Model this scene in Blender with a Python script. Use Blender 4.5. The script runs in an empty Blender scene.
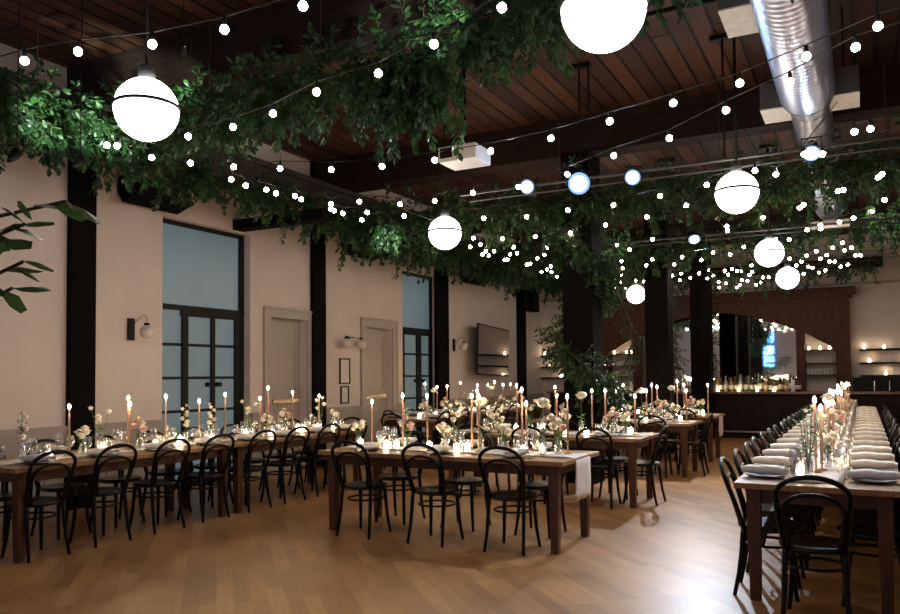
import bpy, math, random
from mathutils import Vector, Matrix, Euler, noise
R=math.radians; PI=math.pi
scene=bpy.context.scene; COL=scene.collection
rnd=random.Random(7)

# ------------------------------------------------------------------ materials
def newmat(name):
    m=bpy.data.materials.new(name); m.use_nodes=True
    nt=m.node_tree; nt.nodes.clear()
    out=nt.nodes.new('ShaderNodeOutputMaterial'); return m,nt,out
def pbr(name,col,rough=.5,metal=0,spec=.5,var=.12,scale=6,bump=0,bscale=40,coat=0,stretch=None,trans=0,sub=0):
    m,nt,out=newmat(name); b=nt.nodes.new('ShaderNodeBsdfPrincipled')
    nt.links.new(b.outputs[0],out.inputs[0])
    b.inputs['Roughness'].default_value=rough; b.inputs['Metallic'].default_value=metal
    b.inputs['Specular IOR Level'].default_value=spec; b.inputs['Coat Weight'].default_value=coat
    b.inputs['Transmission Weight'].default_value=trans
    tc=nt.nodes.new('ShaderNodeTexCoord'); mp=nt.nodes.new('ShaderNodeMapping')
    nt.links.new(tc.outputs['Object'],mp.inputs[0])
    if stretch: mp.inputs['Scale'].default_value=stretch
    n=nt.nodes.new('ShaderNodeTexNoise'); n.inputs['Scale'].default_value=scale; n.inputs['Detail'].default_value=5
    nt.links.new(mp.outputs[0],n.inputs['Vector'])
    r=nt.nodes.new('ShaderNodeValToRGB'); nt.links.new(n.outputs[0],r.inputs[0])
    r.color_ramp.elements[0].position=.3; r.color_ramp.elements[1].position=.7
    r.color_ramp.elements[0].color=[c*(1-var) for c in col]+[1]
    r.color_ramp.elements[1].color=[min(1,c*(1+var)) for c in col]+[1]
    nt.links.new(r.outputs[0],b.inputs['Base Color'])
    if bump:
        n2=nt.nodes.new('ShaderNodeTexNoise'); n2.inputs['Scale'].default_value=bscale; nt.links.new(mp.outputs[0],n2.inputs['Vector'])
        bp=nt.nodes.new('ShaderNodeBump'); bp.inputs['Strength'].default_value=bump; bp.inputs['Distance'].default_value=.01
        nt.links.new(n2.outputs[0],bp.inputs['Height']); nt.links.new(bp.outputs[0],b.inputs['Normal'])
    return m
def emis(name,col,s):
    m,nt,out=newmat(name); e=nt.nodes.new('ShaderNodeEmission'); e.inputs[0].default_value=(*col,1); e.inputs[1].default_value=s
    nt.links.new(e.outputs[0],out.inputs[0]); return m
def glassm(name,tint,refl=.12):
    m,nt,out=newmat(name); t=nt.nodes.new('ShaderNodeBsdfTransparent'); t.inputs[0].default_value=(*tint,1)
    g=nt.nodes.new('ShaderNodeBsdfGlossy'); g.inputs['Roughness'].default_value=.05; g.inputs[0].default_value=(1,1,1,1)
    lw=nt.nodes.new('ShaderNodeLayerWeight'); lw.inputs[0].default_value=.35
    ma=nt.nodes.new('ShaderNodeMath'); ma.operation='MULTIPLY_ADD'; ma.inputs[1].default_value=.75; ma.inputs[2].default_value=refl
    nt.links.new(lw.outputs['Facing'],ma.inputs[0])
    mx=nt.nodes.new('ShaderNodeMixShader'); nt.links.new(ma.outputs[0],mx.inputs[0]); nt.links.new(t.outputs[0],mx.inputs[1]); nt.links.new(g.outputs[0],mx.inputs[2])
    nt.links.new(mx.outputs[0],out.inputs[0]); return m
def planks(name,c1,c2,mortar,w,l,rot,rough,ms=.002,bumpd=.3,varn=.25,spec=.5):
    m,nt,out=newmat(name); b=nt.nodes.new('ShaderNodeBsdfPrincipled'); nt.links.new(b.outputs[0],out.inputs[0])
    b.inputs['Specular IOR Level'].default_value=spec
    tc=nt.nodes.new('ShaderNodeTexCoord'); mp=nt.nodes.new('ShaderNodeMapping'); mp.inputs['Rotation'].default_value=(0,0,rot)
    nt.links.new(tc.outputs['Object'],mp.inputs[0])
    br=nt.nodes.new('ShaderNodeTexBrick'); br.inputs['Scale'].default_value=1; br.inputs['Brick Width'].default_value=l
    br.inputs['Row Height'].default_value=w; br.inputs['Mortar Size'].default_value=ms; br.inputs['Mortar Smooth'].default_value=.3
    br.offset=.37; br.offset_frequency=3; br.squash=1
    br.inputs['Color1'].default_value=(*c1,1); br.inputs['Color2'].default_value=(*c2,1); br.inputs['Mortar'].default_value=(*mortar,1)
    nt.links.new(mp.outputs[0],br.inputs['Vector'])
    mp2=nt.nodes.new('ShaderNodeMapping'); mp2.inputs['Scale'].default_value=(1.2,14,1); nt.links.new(mp.outputs[0],mp2.inputs[0])
    n=nt.nodes.new('ShaderNodeTexNoise'); n.inputs['Scale'].default_value=2.2; n.inputs['Detail'].default_value=8; nt.links.new(mp2.outputs[0],n.inputs[0])
    n3=nt.nodes.new('ShaderNodeTexNoise'); n3.inputs['Scale'].default_value=.9; n3.inputs['Detail'].default_value=3; nt.links.new(mp.outputs[0],n3.inputs[0])
    ad=nt.nodes.new('ShaderNodeMath'); ad.operation='ADD'; nt.links.new(n.outputs[0],ad.inputs[0]); nt.links.new(n3.outputs[0],ad.inputs[1])
    mr=nt.nodes.new('ShaderNodeMapRange'); mr.inputs[1].default_value=.6; mr.inputs[2].default_value=1.4; mr.inputs[3].default_value=1-varn; mr.inputs[4].default_value=1+varn
    nt.links.new(ad.outputs[0],mr.inputs[0])
    hs=nt.nodes.new('ShaderNodeHueSaturation'); nt.links.new(br.outputs[0],hs.inputs['Color']); nt.links.new(mr.outputs[0],hs.inputs['Value'])
    nt.links.new(hs.outputs[0],b.inputs['Base Color'])
    b.inputs['Roughness'].default_value=rough
    rr=nt.nodes.new('ShaderNodeMapRange'); rr.inputs[3].default_value=rough-.08; rr.inputs[4].default_value=rough+.12; nt.links.new(n.outputs[0],rr.inputs[0]); nt.links.new(rr.outputs[0],b.inputs['Roughness'])
    bp=nt.nodes.new('ShaderNodeBump'); bp.inputs['Strength'].default_value=bumpd; bp.inputs['Distance'].default_value=.004; bp.invert=True
    nt.links.new(br.outputs['Fac'],bp.inputs['Height']); nt.links.new(bp.outputs[0],b.inputs['Normal'])
    return m
def leafm(name,c1,c2):
    m,nt,out=newmat(name); b=nt.nodes.new('ShaderNodeBsdfPrincipled'); b.inputs['Roughness'].default_value=.42
    tc=nt.nodes.new('ShaderNodeTexCoord'); n=nt.nodes.new('ShaderNodeTexNoise'); n.inputs['Scale'].default_value=5
    nt.links.new(tc.outputs['Object'],n.inputs[0]); r=nt.nodes.new('ShaderNodeValToRGB'); nt.links.new(n.outputs[0],r.inputs[0])
    r.color_ramp.elements[0].position=.35; r.color_ramp.elements[1].position=.68
    r.color_ramp.elements[0].color=(*c1,1); r.color_ramp.elements[1].color=(*c2,1)
    nt.links.new(r.outputs[0],b.inputs['Base Color'])
    tl=nt.nodes.new('ShaderNodeBsdfTranslucent'); nt.links.new(r.outputs[0],tl.inputs[0])
    mx=nt.nodes.new('ShaderNodeMixShader'); mx.inputs[0].default_value=.3; nt.links.new(b.outputs[0],mx.inputs[1]); nt.links.new(tl.outputs[0],mx.inputs[2])
    nt.links.new(mx.outputs[0],out.inputs[0]); return m

M={}
M['floor']=planks('oak_floor',(.45,.225,.08),(.3,.138,.046),(.36,.2,.09),.11,.75,R(45),.36,.0015,.25,.35,.35)
M['ceiling']=planks('ceiling_boards',(.095,.037,.021),(.03,.012,.007),(.003,.002,.0015),.21,3.4,R(90),.6,.02,.6,.5,.25)
M['wall']=pbr('plaster_wall',(.6,.51,.475),.85,var=.04,scale=2,bump=.08)
M['wallup']=pbr('upper_wall',(.46,.38,.345),.85,var=.05,scale=2)
M['wains']=pbr('wainscot_paint',(.33,.285,.255),.55,var=.04,scale=2)
M['doorp']=pbr('door_paint',(.37,.32,.285),.5,var=.04,scale=2)
M['beam']=pbr('dark_beam_wood',(.02,.011,.008),.8,spec=.15,var=.35,scale=3,stretch=(1,8,8),bump=.3)
M['beamx']=pbr('cross_beam_wood',(.02,.01,.007),.8,spec=.15,var=.35,scale=3,stretch=(1,8,8),bump=.3)
M['post']=pbr('black_post',(.004,.0032,.003),.85,var=.3,spec=.08)
M['steel']=pbr('black_steel',(.006,.006,.006),.55,var=.2,spec=.2)
M['girder']=pbr('brown_girder',(.03,.02,.016),.6,var=.25,scale=3)
M['pane']=None
M['galv']=pbr('galvanised_duct',(.42,.45,.58),.36,metal=.9,var=.08,scale=12)  # bluish tint of the cool light is put into the metal colour
M['boxg']=pbr('box_grey',(.55,.53,.51),.5,var=.12,scale=14)
M['boxd']=pbr('box_dark_steel',(.1,.1,.105),.5,metal=.3,var=.2)
M['chair']=pbr('black_bentwood',(.004,.0036,.0034),.42,var=.2,spec=.22)
M['seat']=pbr('black_seat',(.007,.0065,.006),.36,var=.2,spec=.35)
M['ttop']=pbr('table_top_wood',(.3,.155,.065),.38,var=.3,scale=3,stretch=(1.5,14,1))
M['ttopy']=pbr('table_top_wood_long',(.3,.155,.065),.38,var=.3,scale=3,stretch=(14,1.5,1))
M['tleg']=pbr('table_leg_wood',(.085,.03,.012),.42,var=.3,scale=4,stretch=(8,8,1))
M['cloth']=pbr('runner_linen',(.72,.66,.62),.9,var=.05,scale=30,bump=.3,bscale=120)
M['nap']=pbr('napkin_linen',(.8,.74,.69),.9,var=.06,scale=20,bump=.3,bscale=90)
M['plate']=pbr('charcoal_plate',(.02,.018,.018),.5,var=.1)
M['silver']=pbr('cutlery_metal',(.7,.68,.64),.2,metal=1,var=.05)
M['brass']=pbr('brass',(.55,.33,.14),.3,metal=1,var=.1)
M['wax']=pbr('taper_wax',(.4,.23,.165),.55,var=.05)
M['waxw']=pbr('white_wax',(.85,.8,.72),.5,var=.05)
M['frost']=pbr('frosted_cup',(.9,.85,.78),.4,var=.05)
M['petal']=pbr('white_petals',(.86,.78,.66),.6,var=.08,scale=30)
M['petalp']=pbr('blush_petals',(.72,.45,.38),.6,var=.12,scale=30)
M['core']=pbr('bloom_centre',(.62,.5,.22),.7,var=.2,scale=60)
M['stem']=pbr('green_stem',(.09,.16,.04),.6,var=.2)
M['leafb']=leafm('bouquet_leaf',(.06,.13,.03),(.14,.26,.06))
M['leaf']=leafm('garland_leaf',(.012,.036,.014),(.05,.12,.034))
M['leafd']=leafm('tree_leaf',(.03,.07,.015),(.07,.12,.03))
M['bark']=pbr('bark',(.07,.045,.03),.8,var=.3)
M['glass']=glassm('clear_glass',(.92,.92,.92),.2)
M['water']=glassm('water',(.93,.96,.97),.03)
M['globe']=emis('globe_light',(1,.95,.89),5.5)
M['bulb']=emis('string_bulb_glow',(1,.83,.62),30)
M['flame']=emis('candle_flame',(1,.72,.42),130)
M['vglow']=emis('votive_glow',(1,.78,.52),9)
M['lens']=emis('stage_light_lens',(.5,.72,1),90)
M['lensw']=emis('work_light_lens',(.9,.95,1),30)
M['pinkg']=pbr('opal_glass_unlit',(.62,.52,.48),.3,var=.03)
M['white']=pbr('white_casing',(.72,.68,.66),.45,var=.03)
M['screen']=pbr('dark_glossy_screen',(.5,.48,.46),.04,metal=1,var=.02)
M['mirror']=pbr('bar_mirror',(.72,.75,.72),.03,metal=1,var=.02)
M['cab']=pbr('bar_cabinet_wood',(.075,.03,.017),.6,var=.3,spec=.15,scale=3,stretch=(6,6,1),bump=.1)
M['barw']=pbr('bar_front_wood',(.016,.006,.005),.6,spec=.15,var=.3,scale=3)
M['bart']=pbr('bar_top_wood',(.16,.085,.06),.3,var=.3)
M['kick']=pbr('bar_foot_rail',(.55,.42,.32),.35,metal=.8,var=.05)
M['print']=pbr('framed_print_paper',(.6,.54,.5),.6,var=.1,scale=8)
M['pot']=pbr('clay_pot',(.2,.12,.08),.7,var=.1)
for k,c in dict(bg=(.03,.07,.03),bb=(.1,.045,.02),bc=(.35,.36,.36),ba=(.35,.17,.05),bk=(.015,.012,.012)).items():
    M[k]=pbr('bottle_'+k,c,.12,var=.1,coat=.3)
M['labelp']=pbr('bottle_label',(.7,.63,.52),.7,var=.15,scale=40)
def panem(name,col,e):
    m,nt,out=newmat(name); b=nt.nodes.new('ShaderNodeBsdfPrincipled'); nt.links.new(b.outputs[0],out.inputs[0])
    tc=nt.nodes.new('ShaderNodeTexCoord'); n=nt.nodes.new('ShaderNodeTexNoise'); n.inputs['Scale'].default_value=1.1; nt.links.new(tc.outputs['Object'],n.inputs[0])
    r=nt.nodes.new('ShaderNodeValToRGB'); nt.links.new(n.outputs[0],r.inputs[0])
    r.color_ramp.elements[0].color=[c*.8 for c in col]+[1]; r.color_ramp.elements[1].color=[c*1.15 for c in col]+[1]
    nt.links.new(r.outputs[0],b.inputs['Base Color']); nt.links.new(r.outputs[0],b.inputs['Emission Color'])
    b.inputs['Emission Strength'].default_value=e; b.inputs['Roughness'].default_value=.35
    return m
M['pane']=panem('frosted_dusk_pane',(.12,.175,.205),.19)
M['bluepane']=emis('blue_lit_window',(.12,.35,1),5)

# ------------------------------------------------------------------ mesh builder
class MB:
    def __init__(s): s.v=[]; s.f=[]; s.nb=0
    def add(s,vs,fs):
        b=len(s.v); s.v+=[tuple(v) for v in vs]; s.f+=[tuple(b+i for i in f) for f in fs]; return s
    def box(s,x0,x1,y0,y1,z0,z1,m=None,tx=1,ty=1):
        e=.00035*s.nb; s.nb+=1; x0-=e;x1+=e;y0-=e;y1+=e;z1+=e; z0=z0-e if z0>.001 else z0
        cx,cy=(x0+x1)/2,(y0+y1)/2; hx,hy=(x1-x0)/2,(y1-y0)/2
        vs=[(cx-hx*tx,cy-hy*ty,z0),(cx+hx*tx,cy-hy*ty,z0),(cx+hx*tx,cy+hy*ty,z0),(cx-hx*tx,cy+hy*ty,z0),(x0,y0,z1),(x1,y0,z1),(x1,y1,z1),(x0,y1,z1)]
        if m: vs=[m@Vector(v) for v in vs]
        return s.add(vs,[(3,2,1,0),(4,5,6,7),(0,1,5,4),(1,2,6,5),(2,3,7,6),(3,0,4,7)])
    def tube(s,pts,r,n=8,closed=False,rs=None):
        P=[Vector(p) for p in pts]; k=len(P); rings=[]; up=None
        for i,p in enumerate(P):
            if closed: t=P[(i+1)%k]-P[i-1]
            else: t=P[min(i+1,k-1)]-P[max(i-1,0)]
            t=t.normalized() if t.length>1e-9 else Vector((0,0,1))
            if up is None:
                up=Vector((0,0,1)) if abs(t.z)<.9 else Vector((1,0,0))
            a=(up-t*up.dot(t)); a=a.normalized() if a.length>1e-6 else t.orthogonal().normalized(); up=a
            b=t.cross(a); rr=rs[i] if rs else r
            rings.append([p+(a*math.cos(2*PI*j/n)+b*math.sin(2*PI*j/n))*rr for j in range(n)])
        vs=[v for g in rings for v in g]; fs=[]
        for i in range(k if closed else k-1):
            for j in range(n):
                a,b=i*n+j,i*n+(j+1)%n; c,d=((i+1)%k)*n+(j+1)%n,((i+1)%k)*n+j
                fs.append((a,d,c,b))
        if not closed: fs+= [tuple(range(n)),tuple((k-1)*n+j for j in reversed(range(n)))]
        return s.add(vs,fs)
    def lathe(s,prof,n=16,c=(0,0,0),m=None):
        vs=[];fs=[]
        for r,z in prof:
            for j in range(n):
                v=Vector((c[0]+r*math.cos(2*PI*j/n),c[1]+r*math.sin(2*PI*j/n),c[2]+z)); vs.append(m@v if m else v)
        for i in range(len(prof)-1):
            for j in range(n): fs.append((i*n+j,i*n+(j+1)%n,(i+1)*n+(j+1)%n,(i+1)*n+j))
        if prof[0][0]>1e-4: fs.append(tuple(reversed(range(n))))
        if prof[-1][0]>1e-4: fs.append(tuple((len(prof)-1)*n+j for j in range(n)))
        return s.add(vs,fs)
    def openlathe(s,prof,n=16,c=(0,0,0)):
        vs=[(c[0]+r*math.cos(2*PI*j/n),c[1]+r*math.sin(2*PI*j/n),c[2]+z) for r,z in prof for j in range(n)]
        return s.add(vs,[(i*n+j,i*n+(j+1)%n,(i+1)*n+(j+1)%n,(i+1)*n+j) for i in range(len(prof)-1) for j in range(n)])
    def sphere(s,c,r,n=12,k=8,sz=1,m=None):
        return s.lathe([(max(1e-5,r*math.sin(PI*i/k)),-r*sz*math.cos(PI*i/k)) for i in range(k+1)],n,c,m)
    def prism(s,poly,y0,y1):          # poly in x,z
        n=len(poly); vs=[(x,y0,z) for x,z in poly]+[(x,y1,z) for x,z in poly]
        return s.add(vs,[tuple(range(n)),tuple(reversed(range(n,2*n)))]+[(i,i+n,(i+1)%n+n,(i+1)%n) for i in range(n)])
    def build(s,name,mat,parent=None,smooth=False,bevel=0,loc=None):
        me=bpy.data.meshes.new(name); me.from_pydata(s.v,[],s.f); me.update()
        if smooth:
            me.polygons.foreach_set('use_smooth',[True]*len(me.polygons))
        me.materials.append(M[mat] if isinstance(mat,str) else mat)
        o=bpy.data.objects.new(name,me); COL.objects.link(o)
        if parent: o.parent=parent
        if loc: o.location=loc
        if bevel:
            b=o.modifiers.new('bevel','BEVEL'); b.width=bevel; b.segments=2; b.limit_method='ANGLE'
        return o
def tag(o,label=None,cat=None,group=None,kind=None):
    if label: o['label']=label
    if cat: o['category']=cat
    if group: o['group']=group
    if kind: o['kind']=kind
    return o
def thing(name,label,cat,loc=(0,0,0),rz=0,group=None):
    o=bpy.data.objects.new(name,None); o.empty_display_size=.1; COL.objects.link(o)
    o.location=loc; o.rotation_euler=(0,0,rz); return tag(o,label,cat,group)
def dup(root,loc,rz=0,label=None,group=None,scale=None):
    kids={}
    r=root.copy(); COL.objects.link(r); r.location=loc; r.rotation_euler=(0,0,rz)
    if scale: r.scale=scale if hasattr(scale,'__len__') else (scale,)*3
    if label: r['label']=label
    if group: r['group']=group
    for ch in list(root.children):
        c=ch.copy(); COL.objects.link(c); c.parent=r
        for g in list(ch.children):
            d=g.copy(); COL.objects.link(d); d.parent=c
    return r
class Kind:      # first use places the prototype, later uses copy it
    def __init__(s,maker): s.mk=maker; s.p=None
    def put(s,loc,rz,label,group=None,scale=None):
        if s.p is None:
            s.p=s.mk(); s.p.location=loc; s.p.rotation_euler=(0,0,rz); tag(s.p,label,None,group)
            if scale: s.p.scale=scale if hasattr(scale,'__len__') else (scale,)*3
            s.used=s.p; return s.p
        q=dup(s.p,loc,rz,label,group,scale)
        if not scale: q.scale=(1,1,1)
        return q
def struct(name,mb,mat,**k): return tag(mb.build(name,mat,**k),kind='structure')
ORD=['first','second','third','fourth','fifth','sixth','seventh','eighth','ninth','tenth','eleventh','twelfth','thirteenth','fourteenth','fifteenth','sixteenth','seventeenth','eighteenth','nineteenth','twentieth']
ORD+=['twenty-'+o for o in ORD[:9]]+['thirtieth']+['thirty-'+o for o in ORD[:9]]+['fortieth']

# ------------------------------------------------------------------ room shell
XL,XR,YB,YF,ZC=-7.9,6.5,-4.0,20.2,5.0
struct('floor',MB().box(XL-.6,XR+.3,YB-.3,YF+.3,-.1,0),'floor')
struct('ceiling',MB().box(XL-.6,XR+.3,YB-.3,YF+.3,ZC,ZC+.1),'ceiling')
W=[(6.95,8.56,3.56),(12.8,14.2,3.56)]      # window bays in the left wall
D=[(8.99,9.85,2.38),(11.52,12.42,2.37)]    # door openings
mb=MB(); cuts=sorted(W+D); y=YB-.3
for a,b,h in cuts:
    mb.box(XL-.3,XL,y,a,0,ZC); mb.box(XL-.3,XL,a,b,h,ZC); y=b
mb.box(XL-.3,XL,y,YF+.3,0,ZC)
struct('wall_left',mb,'wall')
struct('wall_back',MB().box(XL,XR,YF,YF+.3,0,ZC),'wall')
struct('wall_front',MB().box(XL,XR,YB-.3,YB,0,ZC),'wall')
struct('wall_right',MB().box(XR,XR+.3,YB-.3,YF+.3,0,ZC),'wall')
struct('trim_1',MB().box(XL,XR,YF-.05,YF,3.5,3.56),'wains')           # picture ledge on the far wall
# wainscot on the left wall between the openings
mb=MB(); segs=[]; y=YB
casings=[(6.95,8.56),(8.83,10.05),(11.36,12.57),(12.8,14.2)]
for a,b in casings:
    if a-y>.05: segs.append((y,a))
    y=b
segs.append((y,YF))
for a,b in segs:
    mb.box(XL,XL+.02,a,b,0,.9); mb.box(XL,XL+.045,a,b,.9,.94); mb.box(XL,XL+.035,a,b,0,.14)
    n=max(1,round((b-a)/.8)); w=(b-a)/n
    for i in range(n+1):
        yy=min(max(a+i*w,a+.045),b-.045); mb.box(XL+.02,XL+.03,yy-.045,yy+.045,.14,.9)
    mb.box(XL+.02,XL+.03,a,b,.8,.9); mb.box(XL+.02,XL+.03,a,b,.14,.24)
struct('trim_2',mb,'wains')
# windows: steel frames with frosted panes, set back in the wall
def window(i,a,b,posts,label):
    t=tag(thing('window_%d'%i,None,None,(XL-.15,a,0)),kind='structure')
    w=b-a; f=MB(); f.box(-.03,.03,0,.05,0,3.56); f.box(-.03,.03,w-.1,w,0,3.56); f.box(-.03,.03,0,w,3.5,3.56); f.box(-.03,.03,0,w,0,.08)
    f.box(-.035,.035,0,w,2.37,2.44); f.box(-.04,.04,posts[0]-.02,posts[-1]+.02,2.3,2.37)
    f.build('window_frame','steel',t)
    for k,(p,q) in enumerate(zip(posts[::2],posts[1::2])): MB().box(-.04,.04,p,q,0,2.37).build('mullion','steel',t)
    g=MB()
    for z in (.55,1.02,1.465,1.91): g.box(-.02,.02,.03,w-.05,z-.018,z+.018)
    g.build('glazing_bar','steel',t)
    MB().box(-.008,.008,.02,w-.05,.02,2.4).build('window_pane','pane',t)
    MB().box(-.008,.008,.02,w-.05,2.4,3.54).build('transom_pane','pane',t)
    h=MB(); h.box(.02,.07,posts[2]-.1,posts[2]-.02,1.34,1.4); h.box(.02,.07,posts[3]+.02,posts[3]+.1,1.34,1.4); h.build('door_handle','steel',t)
    return t
window(1,6.95,8.56,[.44,.54,.96,1.03,1.42,1.52],'')
window(2,12.8,14.2,[.2,.26,.74,.92,1.26,1.34],'')
MB().box(-.01,.03,0,.05,.1,.2)
for i,(a,b,h,ca,cb) in enumerate([(8.99,9.85,2.38,8.83,10.05),(11.52,12.42,2.37,11.36,12.57)],1):
    t=tag(thing('door_%d'%i,None,None,(XL,a,0)),kind='structure'); w=b-a
    MB().box(-.17,-.13,0,w,0,h).build('door_leaf','doorp',t)
    c=MB(); c.box(-.005,.03,ca-a,0,0,h+.15); c.box(-.005,.03,w,cb-a,0,h+.15); c.box(-.005,.03,ca-a,cb-a,h,h+.15)
    c.box(.03,.045,ca-a,ca-a+.03,0,h+.15); c.box(.03,.045,cb-a-.03,cb-a,0,h+.15); c.box(.03,.045,ca-a,cb-a,h+.12,h+.15)
    c.build('door_casing','doorp',t)
    p=MB(); p.box(-.13,-.118,.1,w-.1,1.2,1.24); p.box(-.13,-.118,.1,w-.1,h-.16,h-.12); p.box(-.13,-.118,.1,.14,1.2,h-.12); p.box(-.13,-.118,w-.14,w-.1,1.2,h-.12)
    p.build('door_moulding','doorp',t)
    MB().box(-.115,-.06,.14,w-.1,1.06,1.12).build('push_bar','kick',t)
# wall posts along the left wall and timber columns down the room
for i,(a,b) in enumerate([(5.6,5.92),(9.95,10.27),(14.07,14.58),(18.42,18.9)],3):
    struct('trim_%d'%i,MB().box(XL,XL+.08,a,b,0,ZC),'post')
for i,(x,y) in enumerate([(-3.38,10.2),(-3.32,14.47),(-3.2,18.1)],7):
    struct('trim_%d'%i,MB().box(x-.21,x+.21,y-.21,y+.21,0,4.5),'post')
for i,y in enumerate([1.4,5.75,10.2,14.47,18.7],10):
    struct('trim_%d'%i,MB().box(XL,XR,y-.17,y+.17,4.48,ZC),'beamx')
struct('trim_15',MB().box(-7.1,-6.9,YB,YF,3.93,4.0).box(-7.1,-6.9,YB,YF,4.26,4.33).box(-7.03,-6.97,YB,YF,4.0,4.26),'girder')
struct('trim_16',MB().box(XL,.45,19.2,19.4,3.78,4.0),'beam')
struct('trim_17',MB().box(XL,-6.3,8.2,8.42,3.58,3.72),'post')
# lit blue window in the wall behind the camera (seen in the bar mirror)
t=tag(thing('window_3',None,None,(-4.5,YB+.02,1.8)),kind='structure')
MB().box(-.45,.45,0,.04,-.05,1.9).build('window_frame','steel',t)
g=MB(); g.box(-.38,.38,.041,.05,.0,.55); g.box(-.38,.38,.041,.05,.65,1.1); g.box(-.38,.38,.041,.05,1.3,1.8); g.build('window_pane','bluepane',t)

# ------------------------------------------------------------------ bentwood chair
def arch(w0,w1,z0,z1,y0,y1,n=22,zs=.62):
    """inverted U: width w0 at z0 growing to w1, rounded top at z1; leaning from y0 back to y1"""
    pts=[]
    zc=z1-(w1)*.62
    for i in range(7):
        t=i/7; z=z0+(zc-z0)*t; w=w0+(w1-w0)*math.sin(t*PI/2)**1.2
        pts.append((-w,z))
    for i in range(n+1):
        a=PI-PI*i/n; pts.append((w1*math.cos(a),zc+(z1-zc)*math.sin(a)))
    for i in range(6,-1,-1):
        t=i/7; z=z0+(zc-z0)*t; w=w0+(w1-w0)*math.sin(t*PI/2)**1.2
        pts.append((w,z))
    return [(x,y0+(y1-y0)*((z-z0)/(z1-z0))**1.15,z) for x,z in pts]
def make_chair():
    t=thing('bentwood_chair','x','chair')
    s=MB(); s.lathe([(.001,.425),(.19,.425),(.203,.435),(.205,.45),(.198,.462),(.17,.458),(.001,.455)],24); s.build('seat','seat',t,True)
    b=MB(); b.tube(arch(.158,.192,.44,.875,-.15,-.30),.0155,8); bo=b.build('back_hoop','chair',t,True)
    i=MB(); i.tube(arch(.132,.16,.455,.77,-.17,-.26),.013,8); i.build('inner_hoop','chair',t,True)
    r=MB(); r.tube([(.165*math.cos(2*PI*k/20),.0+.165*math.sin(2*PI*k/20),.33) for k in range(20)],.009,6,closed=True); r.build('ring_stretcher','chair',t,True)
    for sx in (-1,1):
        l=MB(); l.tube([(sx*.155,-.15,.44),(sx*.158,-.157,.38),(sx*.16,-.165,.28),(sx*.165,-.185,.14),(sx*.175,-.215,.0)],.014,8,rs=[.018,.018,.017,.015,.013]); l.build('leg','chair',t,True)
    for sx in (-1,1):
        l=MB(); l.tube([(sx*.135,.12,.43),(sx*.14,.125,.33),(sx*.15,.14,.16),(sx*.168,.165,.0)],.014,8,rs=[.02,.018,.016,.013]); l.build('leg','chair',t,True)
    return t
CH=Kind(make_chair)
def chair(x,y,rz,label,group): return CH.put((x+rnd.uniform(-.012,.012),y+rnd.uniform(-.015,.015),0),rz+R(rnd.uniform(-2.5,2.5)),label,group)

# ------------------------------------------------------------------ trestle-free wooden table
def make_table(L,Wd,along):
    def mk():
        t=thing('farm_table','x','table')
        hx,hy=(Wd/2,L/2) if along=='y' else (L/2,Wd/2)
        MB().box(-hx,hx,-hy,hy,.722,.76).build('tabletop','ttopy' if along=='y' else 'ttop',t,bevel=.004)
        a=MB(); i=.1
        a.box(-hx+i,hx-i,-hy+i,-hy+i+.025,.63,.722); a.box(-hx+i,hx-i,hy-i-.025,hy-i,.63,.722)
        a.box(-hx+i,-hx+i+.025,-hy+i+.025,hy-i-.025,.63,.722); a.box(hx-i-.025,hx-i,-hy+i+.025,hy-i-.025,.63,.722)
        a.build('apron','tleg',t)
        for sx in (-1,1):
            for sy in (-1,1):
                cx,cy=sx*(hx-.11),sy*(hy-.11)
                MB().box(cx-.045,cx+.045,cy-.045,cy+.045,0,.722,tx=.72,ty=.72).build('leg','tleg',t,bevel=.005)
        return t
    return mk
TX=Kind(make_table(2.46,.98,'x')); TYL=Kind(make_table(2.44,1.0,'y')); TYR=Kind(make_table(2.26,.96,'y'))

# ------------------------------------------------------------------ tableware
def make_napkin():
    t=thing('folded_napkin','x','napkin'); mb=MB(); n,m=18,12
    vs=[];fs=[]
    for i in range(n+1):
        u=-1+2*i/n; e=(1-abs(u)**6)
        for j in range(m):
            a=2*PI*j/m; c,s_=math.cos(a),math.sin(a)
            w=.058*(1+.1*math.sin(u*2.2)+.03*math.sin(u*9))*(.75+.25*e)
            h=.028*(.6+.4*e)*(1+.1*math.sin(u*3.5+1)+.04*math.sin(u*11+j))
            px=abs(c)**.7*(1 if c>0 else -1)*w+.006*math.sin(u*4); pz=.036+abs(s_)**.8*(1 if s_>0 else -1)*h+(.006*abs(math.sin(a*2)) if s_>0 else 0)
            vs.append((px,u*.15,pz+.002*math.sin(u*7)))
    for i in range(n):
        for j in range(m): fs.append((i*m+j,i*m+(j+1)%m,(i+1)*m+(j+1)%m,(i+1)*m+j))
    fs+= [tuple(range(m)),tuple(n*m+j for j in reversed(range(m)))]
    mb.add(vs,fs); mb.build('cloth','nap',t,True); return t
NAP=Kind(make_napkin)
def make_plate():
    o=MB().lathe([(.001,.003),(.07,.0),(.075,.004),(.128,.014),(.132,.018),(.126,.018),(.078,.009),(.001,.008)],28).build('dinner_plate','plate',None,True)
    return tag(o,'x','plate')
PL=Kind(make_plate)
def make_wine():
    t=thing('wine_glass','x','wine glass')
    MB().openlathe([(.012,.085),(.03,.105),(.037,.135),(.036,.165),(.03,.205)],12).build('bowl','glass',t,True)
    MB().lathe([(.031,0),(.03,.003),(.006,.006),(.004,.02),(.004,.08),(.012,.086)],10).build('stem','glass',t,True)
    return t
WG=Kind(make_wine)
def make_tumbler():
    t=thing('water_glass','x','glass')
    MB().openlathe([(.03,.001),(.033,.03),(.035,.1),(.035,.115)],12).build('tumbler','glass',t,True)
    MB().lathe([(.001,.004),(.029,.004),(.031,.03),(.032,.07),(.001,.07)],12).build('water','water',t,True)
    return t
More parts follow.
